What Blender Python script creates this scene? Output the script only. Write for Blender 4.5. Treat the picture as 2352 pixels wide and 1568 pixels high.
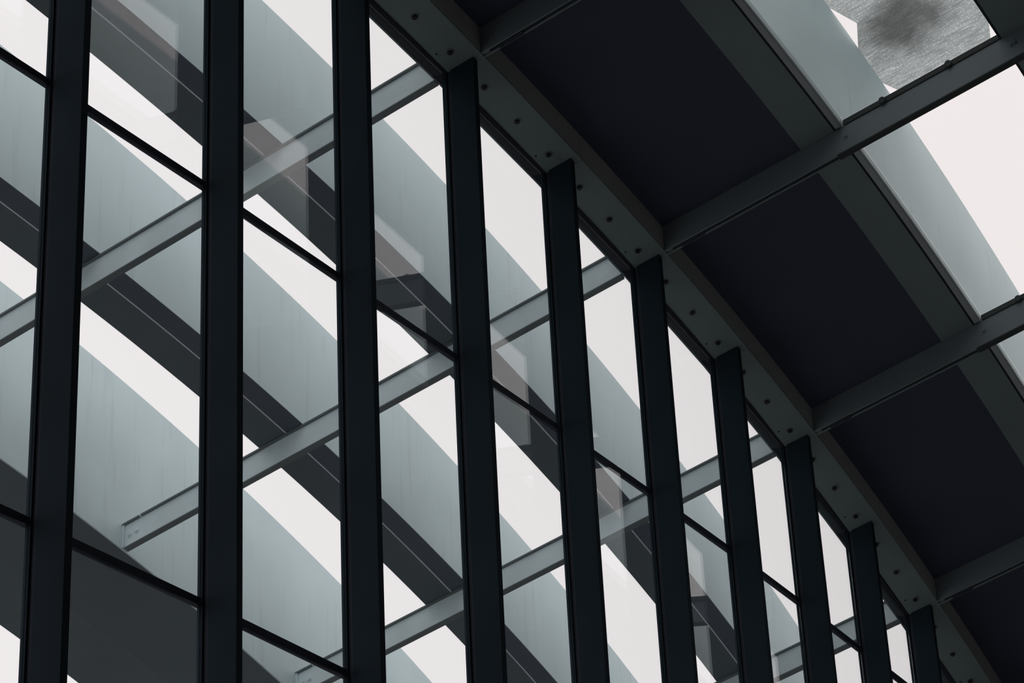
import bpy, bmesh, math
from mathutils import Matrix, Vector

# ------------------------------------------------------------------ scene, camera, sky
for o in list(bpy.data.objects):
    bpy.data.objects.remove(o, do_unlink=True)
SC = bpy.context.scene
COL = SC.collection
EYE = 1.6                       # eye height; every height below is measured from the eye

cd = bpy.data.cameras.new('camera')
cam = bpy.data.objects.new('camera', cd)
COL.objects.link(cam)
cd.sensor_width = 36.0
cd.lens = 36.0 * 6000.0 / 2352.0
cd.clip_start = 0.1
cd.clip_end = 500
R = Matrix(((0.84933495, 0.28553361, 0.44396025, 7.3701),
            (0.52576673, -0.38288909, -0.75958232, -10.6599),
            (-0.04689875, 0.87855933, -0.47532516, EYE),
            (0, 0, 0, 1)))
cam.matrix_world = R
SC.camera = cam

w = bpy.data.worlds.new('overcast_sky')
SC.world = w
w.use_nodes = True
bg = w.node_tree.nodes['Background']
bg.inputs[0].default_value = (1.0, 0.935, 0.94, 1)
bg.inputs[1].default_value = 1.06

SC.view_settings.view_transform = 'Standard'
SC.view_settings.look = 'None'
SC.view_settings.gamma = 1
SC.view_settings.exposure = 0
SC.view_settings.use_curve_mapping = False


# ------------------------------------------------------------------ materials
def mat(name, col, rough=0.6, metal=0.0, spec=0.4, var=0.12, scale=1.5, streak=0.0):
    m = bpy.data.materials.new(name)
    m.use_nodes = True
    nt = m.node_tree
    N, L = nt.nodes, nt.links
    b = N['Principled BSDF']
    b.inputs['Roughness'].default_value = rough
    b.inputs['Metallic'].default_value = metal
    b.inputs['Specular IOR Level'].default_value = spec
    g = N.new('ShaderNodeNewGeometry')
    n1 = N.new('ShaderNodeTexNoise')
    n1.inputs['Scale'].default_value = scale
    n1.inputs['Detail'].default_value = 5
    L.new(g.outputs['Position'], n1.inputs['Vector'])
    mr = N.new('ShaderNodeMapRange')
    mr.inputs['From Min'].default_value = 0.3
    mr.inputs['From Max'].default_value = 0.7
    mr.inputs['To Min'].default_value = 1 - var
    mr.inputs['To Max'].default_value = 1 + var
    L.new(n1.outputs['Fac'], mr.inputs['Value'])
    val = mr.outputs['Result']
    if streak:
        mp = N.new('ShaderNodeMapping')
        mp.inputs['Scale'].default_value = (14, 14, 1.1)
        L.new(g.outputs['Position'], mp.inputs['Vector'])
        n2 = N.new('ShaderNodeTexNoise')
        n2.inputs['Scale'].default_value = 1
        n2.inputs['Detail'].default_value = 3
        L.new(mp.outputs['Vector'], n2.inputs['Vector'])
        m2 = N.new('ShaderNodeMapRange')
        m2.inputs['From Min'].default_value = 0.58
        m2.inputs['From Max'].default_value = 0.75
        m2.inputs['To Min'].default_value = 1
        m2.inputs['To Max'].default_value = 1 - streak
        L.new(n2.outputs['Fac'], m2.inputs['Value'])
        mu = N.new('ShaderNodeMath')
        mu.operation = 'MULTIPLY'
        L.new(val, mu.inputs[0])
        L.new(m2.outputs['Result'], mu.inputs[1])
        val = mu.outputs[0]
    vm = N.new('ShaderNodeVectorMath')
    vm.operation = 'SCALE'
    vm.inputs[0].default_value = col
    L.new(val, vm.inputs['Scale'])
    L.new(vm.outputs['Vector'], b.inputs['Base Color'])
    return m


def glass(name, tint, ior=1.5):
    m = bpy.data.materials.new(name)
    m.use_nodes = True
    nt = m.node_tree
    N, L = nt.nodes, nt.links
    N.remove(N['Principled BSDF'])
    out = N['Material Output']
    g = N.new('ShaderNodeNewGeometry')
    mr = N.new('ShaderNodeMapRange')      # same reflectance for the front and the back of the sheet
    mr.inputs['To Min'].default_value = ior
    mr.inputs['To Max'].default_value = 1 / ior
    L.new(g.outputs['Backfacing'], mr.inputs['Value'])
    fr = N.new('ShaderNodeFresnel')
    L.new(mr.outputs['Result'], fr.inputs['IOR'])
    t = N.new('ShaderNodeBsdfTransparent')
    t.inputs[0].default_value = (*tint, 1)
    gl = N.new('ShaderNodeBsdfGlossy')
    gl.inputs['Roughness'].default_value = 0.0
    gl.inputs[0].default_value = (1, 1, 1, 1)
    mx = N.new('ShaderNodeMixShader')
    L.new(fr.outputs[0], mx.inputs[0])
    L.new(t.outputs[0], mx.inputs[1])
    L.new(gl.outputs[0], mx.inputs[2])
    L.new(mx.outputs[0], out.inputs['Surface'])
    return m


def film_mat():
    m = bpy.data.materials.new('stained_film')
    m.use_nodes = True
    nt = m.node_tree
    N, L = nt.nodes, nt.links
    N.remove(N['Principled BSDF'])
    out = N['Material Output']
    g = N.new('ShaderNodeNewGeometry')
    # large stains
    d1 = N.new('ShaderNodeVectorMath')
    d1.operation = 'DISTANCE'
    L.new(g.outputs['Position'], d1.inputs[0])
    d1.inputs[1].default_value = STAIN
    n1 = N.new('ShaderNodeTexNoise')
    n1.inputs['Scale'].default_value = 5
    n1.inputs['Detail'].default_value = 4
    L.new(g.outputs['Position'], n1.inputs['Vector'])
    r1 = N.new('ShaderNodeMapRange')
    r1.interpolation_type = 'SMOOTHSTEP'
    r1.inputs['From Min'].default_value = 0.08
    r1.inputs['From Max'].default_value = 0.50
    r1.inputs['To Min'].default_value = 0.07
    r1.inputs['To Max'].default_value = 0.46
    sub = N.new('ShaderNodeMath')
    sub.operation = 'MULTIPLY_ADD'
    L.new(n1.outputs['Fac'], sub.inputs[0])
    sub.inputs[1].default_value = 0.45
    L.new(d1.outputs['Value'], sub.inputs[2])
    ad = N.new('ShaderNodeMath')
    ad.operation = 'SUBTRACT'
    L.new(sub.outputs[0], ad.inputs[0])
    ad.inputs[1].default_value = 0.22
    L.new(ad.outputs[0], r1.inputs['Value'])
    # rubbed lines
    mp = N.new('ShaderNodeMapping')
    mp.inputs['Rotation'].default_value = (0, 0, -0.16)
    mp.inputs['Scale'].default_value = (9, 70, 9)
    L.new(g.outputs['Position'], mp.inputs['Vector'])
    n2 = N.new('ShaderNodeTexNoise')
    n2.inputs['Scale'].default_value = 1
    n2.inputs['Detail'].default_value = 4
    L.new(mp.outputs['Vector'], n2.inputs['Vector'])
    r2 = N.new('ShaderNodeMapRange')
    r2.inputs['From Min'].default_value = 0.3
    r2.inputs['From Max'].default_value = 0.7
    r2.inputs['To Min'].default_value = 0.6
    r2.inputs['To Max'].default_value = 1.2
    L.new(n2.outputs['Fac'], r2.inputs['Value'])
    # droplets
    v = N.new('ShaderNodeTexVoronoi')
    v.inputs['Scale'].default_value = 62
    L.new(g.outputs['Position'], v.inputs['Vector'])
    r3 = N.new('ShaderNodeMapRange')
    r3.inputs['From Min'].default_value = 0.1
    r3.inputs['From Max'].default_value = 0.4
    r3.inputs['To Min'].default_value = 1.6
    r3.inputs['To Max'].default_value = 0.9
    L.new(v.outputs['Distance'], r3.inputs['Value'])
    a = N.new('ShaderNodeMath')
    a.operation = 'MULTIPLY'
    b = N.new('ShaderNodeMath')
    b.operation = 'MULTIPLY'
    L.new(r1.outputs['Result'], a.inputs[0])
    L.new(r2.outputs['Result'], a.inputs[1])
    L.new(a.outputs[0], b.inputs[0])
    L.new(r3.outputs['Result'], b.inputs[1])
    vm = N.new('ShaderNodeVectorMath')
    vm.operation = 'SCALE'
    vm.inputs[0].default_value = (0.9, 1.0, 1.0)
    L.new(b.outputs[0], vm.inputs['Scale'])
    t = N.new('ShaderNodeBsdfTransparent')
    L.new(vm.outputs['Vector'], t.inputs[0])
    tr = N.new('ShaderNodeBsdfTranslucent')
    tr.inputs[0].default_value = (0.5, 0.55, 0.56, 1)
    mx = N.new('ShaderNodeMixShader')
    mx.inputs[0].default_value = 0.12
    L.new(t.outputs[0], mx.inputs[1])
    L.new(tr.outputs[0], mx.inputs[2])
    L.new(mx.outputs[0], out.inputs['Surface'])
    return m


# ------------------------------------------------------------------ roof surface
# u runs along the glass wall, w points from the wall into the room, c is the height above the roof's underside
def z0(u):
    return -0.01178267 * u * u - 0.0830648 * u + 9.57459787


def zr(u, w, c=0.0):
    return z0(u) + 0.2 * w + c + EYE


def bP(u):
    return -0.0042 * max(0, u - 3) ** 2


def bB(u):
    return -0.0045 * max(0, u - 1.2) ** 2


STAIN = (2.12, 4.02, zr(4.02, 2.12, 1.21))

M = dict(
    mullion=mat('dark_mullion_paint', (0.026, 0.040, 0.052), 0.6, spec=0.03),
    frame=mat('black_frame', (0.055, 0.062, 0.078), 0.7, spec=0.05),
    blade=mat('pale_grey_panel', (0.69, 0.80, 0.82), 0.55, var=0.06, scale=1.2, streak=0.10),
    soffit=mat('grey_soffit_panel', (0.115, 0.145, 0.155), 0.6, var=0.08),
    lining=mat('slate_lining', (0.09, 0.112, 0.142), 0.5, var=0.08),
    glint=mat('bright_joint_glint', (0.85, 0.85, 0.92), 0.35, var=0.03),  # light catching in the soffit joint, put into a bright colour
    outrigger=mat('grey_painted_steel', (0.72, 0.83, 0.86), 0.55, var=0.10, scale=3),
    flange=mat('shade_darkened_steel', (0.16, 0.19, 0.19), 0.6, var=0.08),  # darkened outrigger paint; shade under the flanges is put into the colour
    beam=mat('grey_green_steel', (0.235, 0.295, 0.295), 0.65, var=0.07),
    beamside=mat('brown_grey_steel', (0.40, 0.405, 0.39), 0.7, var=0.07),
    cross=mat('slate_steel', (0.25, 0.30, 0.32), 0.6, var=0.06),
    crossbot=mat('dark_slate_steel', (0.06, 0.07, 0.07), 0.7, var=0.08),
    bolt=mat('dark_bolt_steel', (0.03, 0.03, 0.032), 0.5, spec=0.4),
    washer=mat('grey_washer', (0.2, 0.22, 0.22), 0.5),
    sill=mat('grey_sill', (0.5, 0.54, 0.54), 0.6),
    head=mat('black_head_frame', (0.035, 0.038, 0.048), 0.7, spec=0.05),
    ceiling=mat('dark_ceiling_board', (0.095, 0.105, 0.15), 0.9, spec=0.1, var=0.05),
    wall=mat('plaster', (0.50, 0.50, 0.49), 0.9, var=0.06),
    floor=mat('stone_floor', (0.30, 0.30, 0.30), 0.8, var=0.1),
    ground=mat('grey_paving', (0.27, 0.28, 0.29), 0.9, var=0.12),
    glass=glass('clear_glass', (0.95, 0.965, 0.965)),
    skyglass=glass('skylight_glass', (0.95, 0.955, 0.95)),
)
M['film'] = film_mat()


# ------------------------------------------------------------------ helpers
class MB:
    def __init__(s):
        s.bm = bmesh.new()

    def hexa(s, p):                      # p: 4 bottom points then 4 top points, same order
        v = [s.bm.verts.new(q) for q in p]
        for f in ((0, 3, 2, 1), (4, 5, 6, 7), (0, 1, 5, 4), (1, 2, 6, 5), (2, 3, 7, 6), (3, 0, 4, 7)):
            s.bm.faces.new([v[i] for i in f])
        return s

    def box(s, w0, w1, u0, u1, a, b):    # a, b heights or functions of (u, w)
        fa = a if callable(a) else (lambda u, w: a)
        fb = b if callable(b) else (lambda u, w: b)
        q = [(w0, u0), (w1, u0), (w1, u1), (w0, u1)]
        return s.hexa([(w, u, fa(u, w)) for w, u in q] + [(w, u, fb(u, w)) for w, u in q])

    def sweep(s, prof, u0, u1, bend, step=0.3):
        n = max(1, int(math.ceil((u1 - u0) / step)))
        rings = []
        for i in range(n + 1):
            u = u0 + (u1 - u0) * i / n
            rings.append([s.bm.verts.new((w + bend(u), u, zr(u, w + bend(u), c))) for w, c in prof])
        k = len(prof)
        for i in range(n):
            for j in range(k):
                s.bm.faces.new([rings[i][j], rings[i][(j + 1) % k], rings[i + 1][(j + 1) % k], rings[i + 1][j]])
        s.bm.faces.new(rings[0])
        s.bm.faces.new(list(reversed(rings[-1])))
        return s

    def wall(s, w0, w1, u0, u1, step=0.5):      # upright wall whose top follows the curved roof
        n = max(1, int(math.ceil((u1 - u0) / step)))
        rings = []
        for i in range(n + 1):
            u = u0 + (u1 - u0) * i / n
            rings.append([s.bm.verts.new(q) for q in ((w0, u, 0), (w1, u, 0), (w1, u, zr(u, w1, 0.2)), (w0, u, zr(u, w0, 0.2)))])
        for i in range(n):
            for j in range(4):
                s.bm.faces.new([rings[i][j], rings[i][(j + 1) % 4], rings[i + 1][(j + 1) % 4], rings[i + 1][j]])
        s.bm.faces.new(rings[0])
        s.bm.faces.new(list(reversed(rings[-1])))
        return s

    def cyl(s, p, ax, r0, r1, h, n=16, rot=0.0):
        ax = Vector(ax).normalized()
        a = ax.orthogonal().normalized()
        b = ax.cross(a)
        p = Vector(p)
        lo, hi = [], []
        for i in range(n):
            t = rot + 2 * math.pi * i / n
            d = a * math.cos(t) + b * math.sin(t)
            lo.append(s.bm.verts.new(p + d * r0))
            hi.append(s.bm.verts.new(p + ax * h + d * r1))
        for i in range(n):
            s.bm.faces.new([lo[i], lo[(i + 1) % n], hi[(i + 1) % n], hi[i]])
        s.bm.faces.new(lo)
        s.bm.faces.new(list(reversed(hi)))
        return s

    def build(s, name, m, parent=None, smooth=False, bevel=0.0):
        bmesh.ops.recalc_face_normals(s.bm, faces=s.bm.faces)
        me = bpy.data.meshes.new(name)
        off = Vector((0, 0, 0))
        if parent is not None:
            q = parent
            while q is not None:
                off += q.location
                q = q.parent
        else:
            xs = [v.co for v in s.bm.verts]
            off = Vector((sum(c.x for c in xs) / len(xs), sum(c.y for c in xs) / len(xs), min(c.z for c in xs)))
        for v in s.bm.verts:
            v.co -= off
        s.bm.to_mesh(me)
        s.bm.free()
        me.materials.append(m)
        o = bpy.data.objects.new(name, me)
        COL.objects.link(o)
        if parent is not None:
            o.parent = parent
        else:
            o.location = off
        if bevel:
            md = o.modifiers.new('bevel', 'BEVEL')
            md.width = bevel
            md.segments = 2
            md.limit_method = 'ANGLE'
        return o


def tag(o, label, cat, group=None, kind=None):
    o['label'] = label
    o['category'] = cat
    if group:
        o['group'] = group
    if kind:
        o['kind'] = kind
    return o


def thing(name, loc, label, cat, group=None, kind=None):
    o = bpy.data.objects.new(name, None)
    o.empty_display_size = 0.2
    COL.objects.link(o)
    o.location = loc
    return tag(o, label, cat, group, kind)


def down_bolt(parent, w, u, c, r=0.026):
    """hexagon bolt with washer, hanging under the sloped soffit"""
    z = zr(u, w, c)
    slope = -0.02356566 * u - 0.0830648
    n = Vector((0.2, slope, -1.0))
    p = Vector((w, u, z + 0.001))
    wa = MB().cyl(p, n, r, r, 0.004, 20).build('washer', M['washer'], parent)
    b = MB().cyl(p + n.normalized() * 0.004, n, r * 0.72, r * 0.66, 0.014, 6, 0.4).build('bolt', M['bolt'], parent)
    return b


def side_bolt(parent, w, u, c, r=0.014, m='outrigger'):
    """round headed bolt on the face of a cross beam that looks back along the wall"""
    p = Vector((w, u + 0.001, zr(u, w, c)))
    s = MB().cyl(p, (0, -1, 0), r, r, 0.006, 16)
    s.cyl(p + Vector((0, -0.006, 0)), (0, -1, 0), r * 0.72, r * 0.6, 0.010, 6, 0.3)
    return s.build('bolt', M[m], parent)


# ------------------------------------------------------------------ curtain wall
UM = [-3.66, -2.439, -1.222, 0.0, 1.215, 2.412, 3.604, 4.785, 5.95, 7.12, 8.28, 9.44]
WM = [-0.09, -0.048, -0.012, 0.0, 0.008, 0.013, 0.012, 0.0, -0.030, -0.074, -0.118, -0.165]
T = 0.049
TR = [(2.62, 2.665), (4.998, 5.043), (7.398, 7.440)]
ordn = ['', 'first', 'second', 'third', 'fourth', 'fifth', 'sixth', 'seventh', 'eighth', 'ninth', 'tenth']
for i, (um, wm) in enumerate(zip(UM, WM)):
    ua, ub = um - 0.057, um - 0.008
    if i == 0:
        lab = 'black vertical mullion just outside the left edge, left of all the others'
    elif i == 11:
        lab = 'black vertical mullion just below the lower right corner, farthest along the wall'
    elif i == 1:
        lab = 'widest dark vertical mullion, leftmost of the row in the glass wall'
    elif i == 10:
        lab = 'tenth dark mullion from the left, last and shortest in view at bottom right'
    else:
        lab = '%s dark mullion from the left in the glass wall' % ordn[i]
        lab += {4: ', below the highest cross beam', 6: ', its head under a cross beam', 8: ', its head under a cross beam'}.get(i, '')
    t = thing('mullion', (wm + 0.15, um - 0.03, 0), lab, 'mullion', 'vertical mullions of the glass wall')
    MB().box(wm + 0.104, wm + 0.28, ua, ub, 0.0, lambda u, w: zr(u, w, -0.001)).build('fin', M['mullion'], t, bevel=0.002)
    MB().box(wm + 0.072, wm + 0.104, ua + 0.012, ub - 0.012, 0.0, lambda u, w: zr(u, w, -0.001)).build('groove_strip', M['frame'], t)
    MB().box(wm + 0.040, wm + 0.072, ua, ub, 0.0, lambda u, w: zr(u, w, -0.001)).build('glazing_channel', M['mullion'], t)

for i in range(len(UM) - 1):
    u0, u1 = UM[i] - 0.008, UM[i + 1] - 0.057
    a, b = WM[i], WM[i + 1]
    lab = 'tall glazed bay between the %s and %s mullions from the left' % (ordn[i] if i else 'hidden', ordn[i + 1] if i + 1 <= 10 else 'last')
    win = thing('window_%d' % (i + 1), ((a + b) / 2, (u0 + u1) / 2, 0), lab, 'window', kind='structure')
    zs = [0.0] + [z + EYE for p in TR for z in p]
    def slab(wa, wb, lo, hi, full=False, turn=0.0):
        p0, p1 = (UM[i] - 0.032, UM[i + 1] - 0.033) if full else (u0, u1)
        q = [(wa + a - turn, p0), (wb + a - turn, p0), (wb + b + turn, p1), (wa + b + turn, p1)]
        fl = lo if callable(lo) else (lambda u, w: lo)
        fh = hi if callable(hi) else (lambda u, w: hi)
        return MB().hexa([(x, y, fl(y, x)) for x, y in q] + [(x, y, fh(y, x)) for x, y in q])
    for j in range(4):
        lo = zs[2 * j]
        hi = zs[2 * j + 1] if j < 3 else (lambda u, w: zr(u, 0, 0.002))
        slab(0.045, 0.055, lo, hi, False, 0.008).build('glass_pane', M['glass'], win)
    for z_a, z_b in TR:
        slab(0.030, 0.060, z_a + EYE, z_b + EYE, True).build('transom', M['frame'], win)
    slab(-0.004, 0.079, lambda u, w: zr(u, w, -0.003), lambda u, w: zr(u, w, 0.12), True).build('head_frame', M['head'], win)
    slab(-0.016, -0.004, lambda u, w: zr(u, w, -0.008), lambda u, w: zr(u, w, 0.1), True).build('gasket', M['soffit'], win)

# ------------------------------------------------------------------ beams that follow the roof
U_MIN, U_MAX = -4.0, 11.0
CB = [1.195, 3.575, 5.93, 8.26]              # centres of the cross beams


def long_beam(w0, w1, label, bolts, c0=0.0, h=0.2004):
    t = thing('roof_beam', ((w0 + w1) / 2, 3.5, zr(3.5, w0, c0)), label, 'beam', 'long beams under the roof')
    cuts = [-4.0, 11.0] if not bolts else [-4.0, -2.44, 0.0, 2.425, 4.80, 7.13, 9.45, 11.0]
    for p, q in zip(cuts, cuts[1:]):
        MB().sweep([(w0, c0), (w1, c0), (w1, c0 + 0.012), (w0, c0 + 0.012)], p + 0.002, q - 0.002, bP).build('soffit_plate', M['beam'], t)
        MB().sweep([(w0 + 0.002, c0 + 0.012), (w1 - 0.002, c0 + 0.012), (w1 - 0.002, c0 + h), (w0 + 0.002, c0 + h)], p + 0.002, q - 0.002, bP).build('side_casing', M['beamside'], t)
    if bolts:
        for k in range(1, 11):
            base = UM[k]
            for j, du in enumerate((0.215, 0.612, 1.005)):
                u = base + du * (UM[k + 1] - base) / 1.19
                down_bolt(t, 0.196 + bP(u), u, 0.0)
            u = base + 0.965 * (UM[k + 1] - base) / 1.19
            wq = 0.122 + bP(u)
            MB().cyl((wq, u, zr(u, wq, 0.001)), (0.2, -0.1, -1), 0.008, 0.007, 0.004, 12).build('screw', M['bolt'], t)
    return t


long_beam(0.080, 0.340, 'grey bolted beam running along the top of the glass wall', True)
long_beam(1.447, 1.708, 'plain grey beam between the dark ceiling and the skylight', False, 0.200, 0.11)
long_beam(2.980, 3.240, 'dark beam across the top right corner beyond the skylight', False, 0.200, 0.11)

cl = ['nearest the top of the photo', 'second from the top', 'third from the top', 'lowest and dimmest, at the right edge']
for k, u in enumerate(CB):
    b = bP(u)
    t = thing('ceiling_cross_beam', (1.7 + b, u, zr(u, 1.7)), 'slate cross beam under the dark ceiling, ' + cl[k], 'beam', 'cross beams inside')
    w0 = 0.342 + b
    MB().box(w0, 4.6 + b, u - 0.025, u + 0.025, lambda u, w: zr(u, w, 0.010), lambda u, w: zr(u, w, 0.198)).build('web', M['cross'], t)
    MB().box(w0, 1.71 + b, u - 0.027, u - 0.015, lambda u, w: zr(u, w, 0.0), lambda u, w: zr(u, w, 0.010)).build('lower_flange', M['beam'], t)
    MB().box(w0, 1.71 + b, u + 0.014, u + 0.027, lambda u, w: zr(u, w, 0.0), lambda u, w: zr(u, w, 0.010)).build('lower_flange', M['beam'], t)
    MB().box(w0 + 0.05, 1.71 + b, u - 0.015, u + 0.014, lambda u, w: zr(u, w, 0.005), lambda u, w: zr(u, w, 0.010)).build('slot', M['frame'], t)
    MB().box(w0 + 0.12, w0 + 0.30, u - 0.012, u + 0.020, lambda u, w: zr(u, w, -0.004), lambda u, w: zr(u, w, 0.0)).build('splice_plate', M['frame'], t)
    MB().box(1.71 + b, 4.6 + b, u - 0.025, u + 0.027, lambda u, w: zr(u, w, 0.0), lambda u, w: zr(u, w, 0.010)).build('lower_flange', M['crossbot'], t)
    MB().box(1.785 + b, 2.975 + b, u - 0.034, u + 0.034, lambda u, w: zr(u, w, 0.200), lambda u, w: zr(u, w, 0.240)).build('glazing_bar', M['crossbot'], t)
    for wq in (1.79, 3.03, 3.06):
        side_bolt(t, wq + b, u - 0.025, 0.112, 0.016, 'cross')
    for wq in (2.09, 2.59):
        p = Vector((wq + b, u - 0.034, zr(u, wq + b, 0.222)))
        MB().cyl(p, (0, -1, 0), 0.028, 0.024, 0.020, 16).build('glass_clip', M['crossbot'], t)
    for wq, c in ((0.42, 0.075), (0.47, 0.13)):
        side_bolt(t, wq + b, u - 0.025, c, 0.010, 'cross')

ol = ['highest in the photo, meeting the fourth mullion', 'its lower left end bolted to the deep edge beam', 'third from the top, meeting the eighth mullion', 'lowest, seen only in the far right bays']
for k, u in enumerate(CB):
    e = bB(u)
    wl = -4.448 + e
    wr = -0.018 + bP(u)
    t = thing('outrigger_beam', ((wl + wr) / 2, u, zr(u, wl)), 'pale grey outdoor cross beam ' + ol[k], 'beam', 'cross beams outside')
    MB().box(wl, wr, u - 0.025, u + 0.025, lambda u, w: zr(u, w, 0.008), lambda u, w: zr(u, w, 0.186)).build('web', M['outrigger'], t)
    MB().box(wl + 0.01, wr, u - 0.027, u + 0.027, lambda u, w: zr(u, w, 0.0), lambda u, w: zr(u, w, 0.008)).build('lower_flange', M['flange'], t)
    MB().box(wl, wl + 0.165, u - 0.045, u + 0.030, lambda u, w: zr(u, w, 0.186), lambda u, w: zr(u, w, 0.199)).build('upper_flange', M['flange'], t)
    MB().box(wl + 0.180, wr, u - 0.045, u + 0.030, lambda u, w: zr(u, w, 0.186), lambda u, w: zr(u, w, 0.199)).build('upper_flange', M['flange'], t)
    MB().box(wl, wl + 0.018, u - 0.040, u + 0.030, lambda u, w: zr(u, w, 0.004), lambda u, w: zr(u, w, 0.186)).build('end_plate', M['outrigger'], t)
    for dw in (0.062, 0.132):
        side_bolt(t, wl + dw, u - 0.025, 0.094, 0.024)

# ------------------------------------------------------------------ sunshade blades above
for wf, lab in ((-1.21, 'deep pale sunshade blade nearest the glass wall, resting on the outdoor cross beams'),
                (-2.745, 'deep pale sunshade blade in the middle, between the nearest blade and the edge beam'),
                (1.78, 'deep pale sunshade blade seen through the skylight at the top right'),
                (0.30, 'pale sunshade blade hidden above the bolted beam over the glass wall'),
                (3.33, 'pale sunshade blade hidden above the dark beam at the top right corner')):
    bd = bB if wf < 0 else bP
    t = thing('sunshade_blade', (wf - 0.2, 3.5, zr(3.5, wf, 0.2)), lab, 'blade', 'sunshade blades above the roof')
    fb = (0.225 if wf > 0 else 0.205) if wf < 1 else (0.200 if wf < 3 else 0.325)
    ua, ub = (U_MIN, U_MAX) if wf < 0 else ((-3.55, 9.3) if wf < 1 else (-1.14, 10.58))
    MB().sweep([(wf - 0.012, fb), (wf, fb), (wf, 1.21), (wf - 0.012, 1.21)], ua, ub, bd).build('face_panel', M['blade'], t)
    dz = 0.02 if 0 < wf < 1 else 0.0
    if wf < 1:
        MB().sweep([(wf - 0.40, 0.215 + dz), (wf - 0.012, 0.215 + dz), (wf - 0.012, 1.205), (wf - (0.38 if wf > 0 else 0.20), 1.19)], ua, ub, bd).build('core', M['blade'], t)  # unseen blade over the wall keeps a thick top to shade the nearest face
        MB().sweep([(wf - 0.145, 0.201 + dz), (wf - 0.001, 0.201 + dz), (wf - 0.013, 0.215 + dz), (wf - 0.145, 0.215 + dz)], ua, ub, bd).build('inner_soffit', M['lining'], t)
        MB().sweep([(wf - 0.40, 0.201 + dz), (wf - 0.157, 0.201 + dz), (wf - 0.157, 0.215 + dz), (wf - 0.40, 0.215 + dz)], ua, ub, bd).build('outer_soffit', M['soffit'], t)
        MB().sweep([(wf - 0.156, 0.2005 + dz), (wf - 0.146, 0.2003 + dz), (wf - 0.146, 0.212 + dz), (wf - 0.156, 0.212 + dz)], ua, ub, bd).build('joint_glint_strip', M['glint'], t)  # bright strip painted in for light caught between the two soffits
    else:
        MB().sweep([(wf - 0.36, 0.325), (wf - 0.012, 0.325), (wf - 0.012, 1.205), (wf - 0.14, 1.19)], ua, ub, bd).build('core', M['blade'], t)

t = thing('edge_beam', (-5.1, 3.5, zr(3.5, -5.1, 0)), 'deep pale edge beam closing the roof at the lower left, outermost of all', 'beam')
MB().sweep([(-4.462, 0.0), (-4.450, 0.0), (-4.450, 1.42), (-4.462, 1.42)], U_MIN, U_MAX, bB).build('face_panel', M['blade'], t)
MB().sweep([(-5.72, 0.012), (-4.462, 0.012), (-4.462, 1.415), (-4.9, 1.415), (-5.72, 0.35)], U_MIN, U_MAX, bB).build('core', M['blade'], t)
MB().sweep([(-5.73, 0.0), (-4.463, 0.0), (-4.463, 0.012), (-5.73, 0.012)], U_MIN, U_MAX, bB).build('soffit_panel', M['soffit'], t)

# ------------------------------------------------------------------ skylight
edges = [-1.2] + CB + [10.6]
sl = ['above the top edge of the photo', 'with the stained film, at the top right corner', 'clear and white, at the right edge', 'low at the right edge, below the second cross beam', 'beyond the lower right corner']
for k in range(5):
    u0, u1 = edges[k] + 0.036, edges[k + 1] - 0.036
    if k == 4:
        u1 = 10.6
    t = thing('skylight_pane', (2.42, (u0 + u1) / 2, zr((u0 + u1) / 2, 2.42, 0.25)), 'skylight pane ' + sl[k], 'skylight', 'skylight panes')
    MB().sweep([(1.783, 0.240), (2.978, 0.240), (2.978, 0.250), (1.783, 0.250)], u0, u1, bP).build('glass_sheet', M['skyglass'], t)
    MB().sweep([(1.709, 0.206), (1.728, 0.206), (1.728, 0.235), (1.709, 0.235)], u0, u1, bP).build('frame_strip', M['frame'], t)
    MB().sweep([(1.726, 0.196), (1.766, 0.196), (1.766, 0.235), (1.726, 0.235)], u0, u1, bP).build('sill_strip', M['sill'], t)
    MB().sweep([(2.960, 0.205), (2.979, 0.205), (2.979, 0.240), (2.960, 0.240)], u0, u1, bP).build('frame_strip', M['frame'], t)

bm = MB()
poly = [(2.6, 1.62), (3.26, 1.645), (3.56, 1.77), (3.83, 1.869), (4.247, 1.678), (4.633, 1.857), (4.72, 1.90), (4.74, 2.50),
        (4.675, 2.544), (4.422, 2.632), (3.977, 2.716), (2.6, 2.80)]
lo = [bm.bm.verts.new((w, u, zr(u, w, 1.2120))) for u, w in poly]
bm.bm.faces.new(lo)
tag(bm.build('stained_film', M['film']), 'grey stained translucent film stretched behind the pale blade above the top right skylight', 'film')

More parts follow.
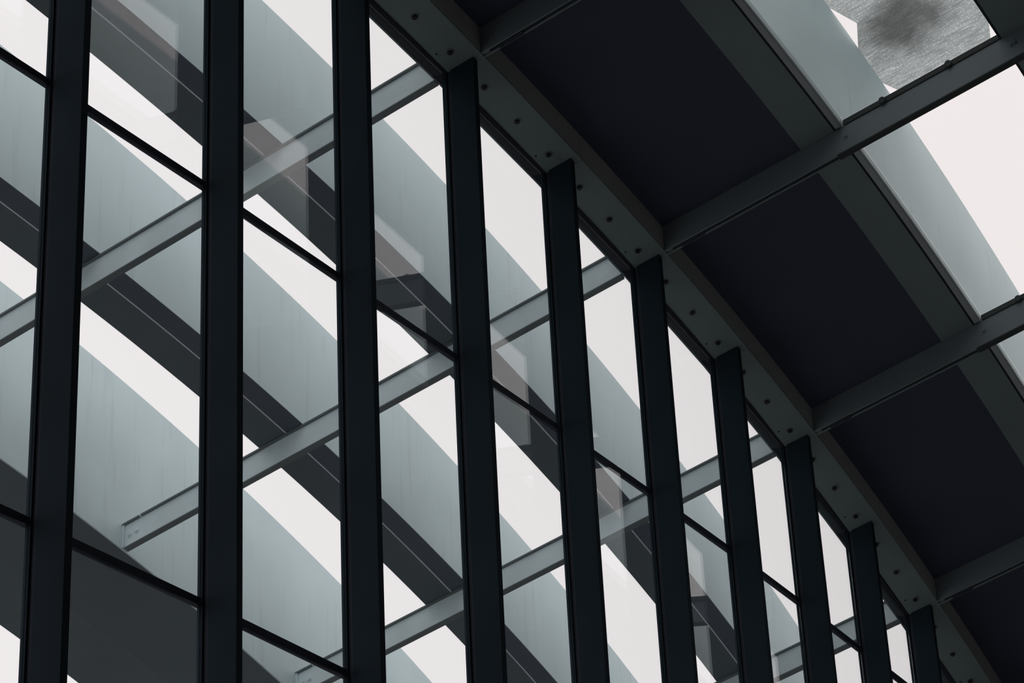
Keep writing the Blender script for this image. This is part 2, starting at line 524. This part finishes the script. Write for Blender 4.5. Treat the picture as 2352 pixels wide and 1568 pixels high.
# ------------------------------------------------------------------ room shell and ground
def struct(o, label, cat):
    return tag(o, label, cat, kind='structure')


c = MB()
c.sweep([(-0.30, 0.205), (0.50, 0.205), (0.50, 0.30), (-0.30, 0.30)], -13.9, UM[0] - 0.02, bP, 0.4)
c.sweep([(-0.30, 0.205), (0.50, 0.205), (0.50, 0.30), (-0.30, 0.30)], UM[-1], 13.9, bP, 0.4)
c.sweep([(0.335, 0.200), (1.446, 0.200), (1.446, 0.26), (0.335, 0.26)], -13.9, 13.9, bP, 0.4)
c.sweep([(3.242, 0.205), (11.2, 0.205), (11.2, 0.30), (3.242, 0.30)], -13.9, 13.9, bP, 0.4)
c.sweep([(1.71, 0.21), (2.975, 0.21), (2.975, 0.30), (1.71, 0.30)], -13.9, -1.17, bP, 0.4)
c.sweep([(1.71, 0.21), (2.975, 0.21), (2.975, 0.30), (1.71, 0.30)], 10.62, 13.9, bP, 0.4)
struct(c.build('ceiling', M['ceiling']), 'smooth near black ceiling between the long beams', 'ceiling')
top = lambda u, w: zr(u, w, 0.2)
c = MB()
c.wall(-0.25, 0.04, -14.0, UM[0] - 0.06)
struct(c.build('wall_left', M['wall']), 'pale wall beyond the left end of the glass wall', 'wall')
c = MB()
c.wall(-0.65, 0.04, UM[-1], 14.0)
struct(c.build('wall_far', M['wall']), 'pale wall past the far end of the glass wall', 'wall')
c = MB()
c.wall(10.0, 10.2, -14.0, 14.0)
struct(c.build('wall_right', M['wall']), 'pale wall on the right side of the room', 'wall')
c = MB()
c.box(-0.5, 10.5, 13.9, 14.1, 0, top)
struct(c.build('wall_back', M['wall']), 'pale end wall of the room', 'wall')
c = MB()
c.box(-0.5, 10.5, -14.1, -13.9, 0, top)
struct(c.build('wall_front', M['wall']), 'pale end wall behind the viewer', 'wall')
c = MB()
c.box(-0.3, 10.5, -14.1, 14.1, -0.1, 0.0)
struct(c.build('floor', M['floor']), 'grey stone floor of the room', 'floor')
c = MB()
c.box(-120, 120, -120, 120, -0.4, -0.1)
struct(c.build('ground', M['ground']), 'grey paved ground outside the building', 'ground')
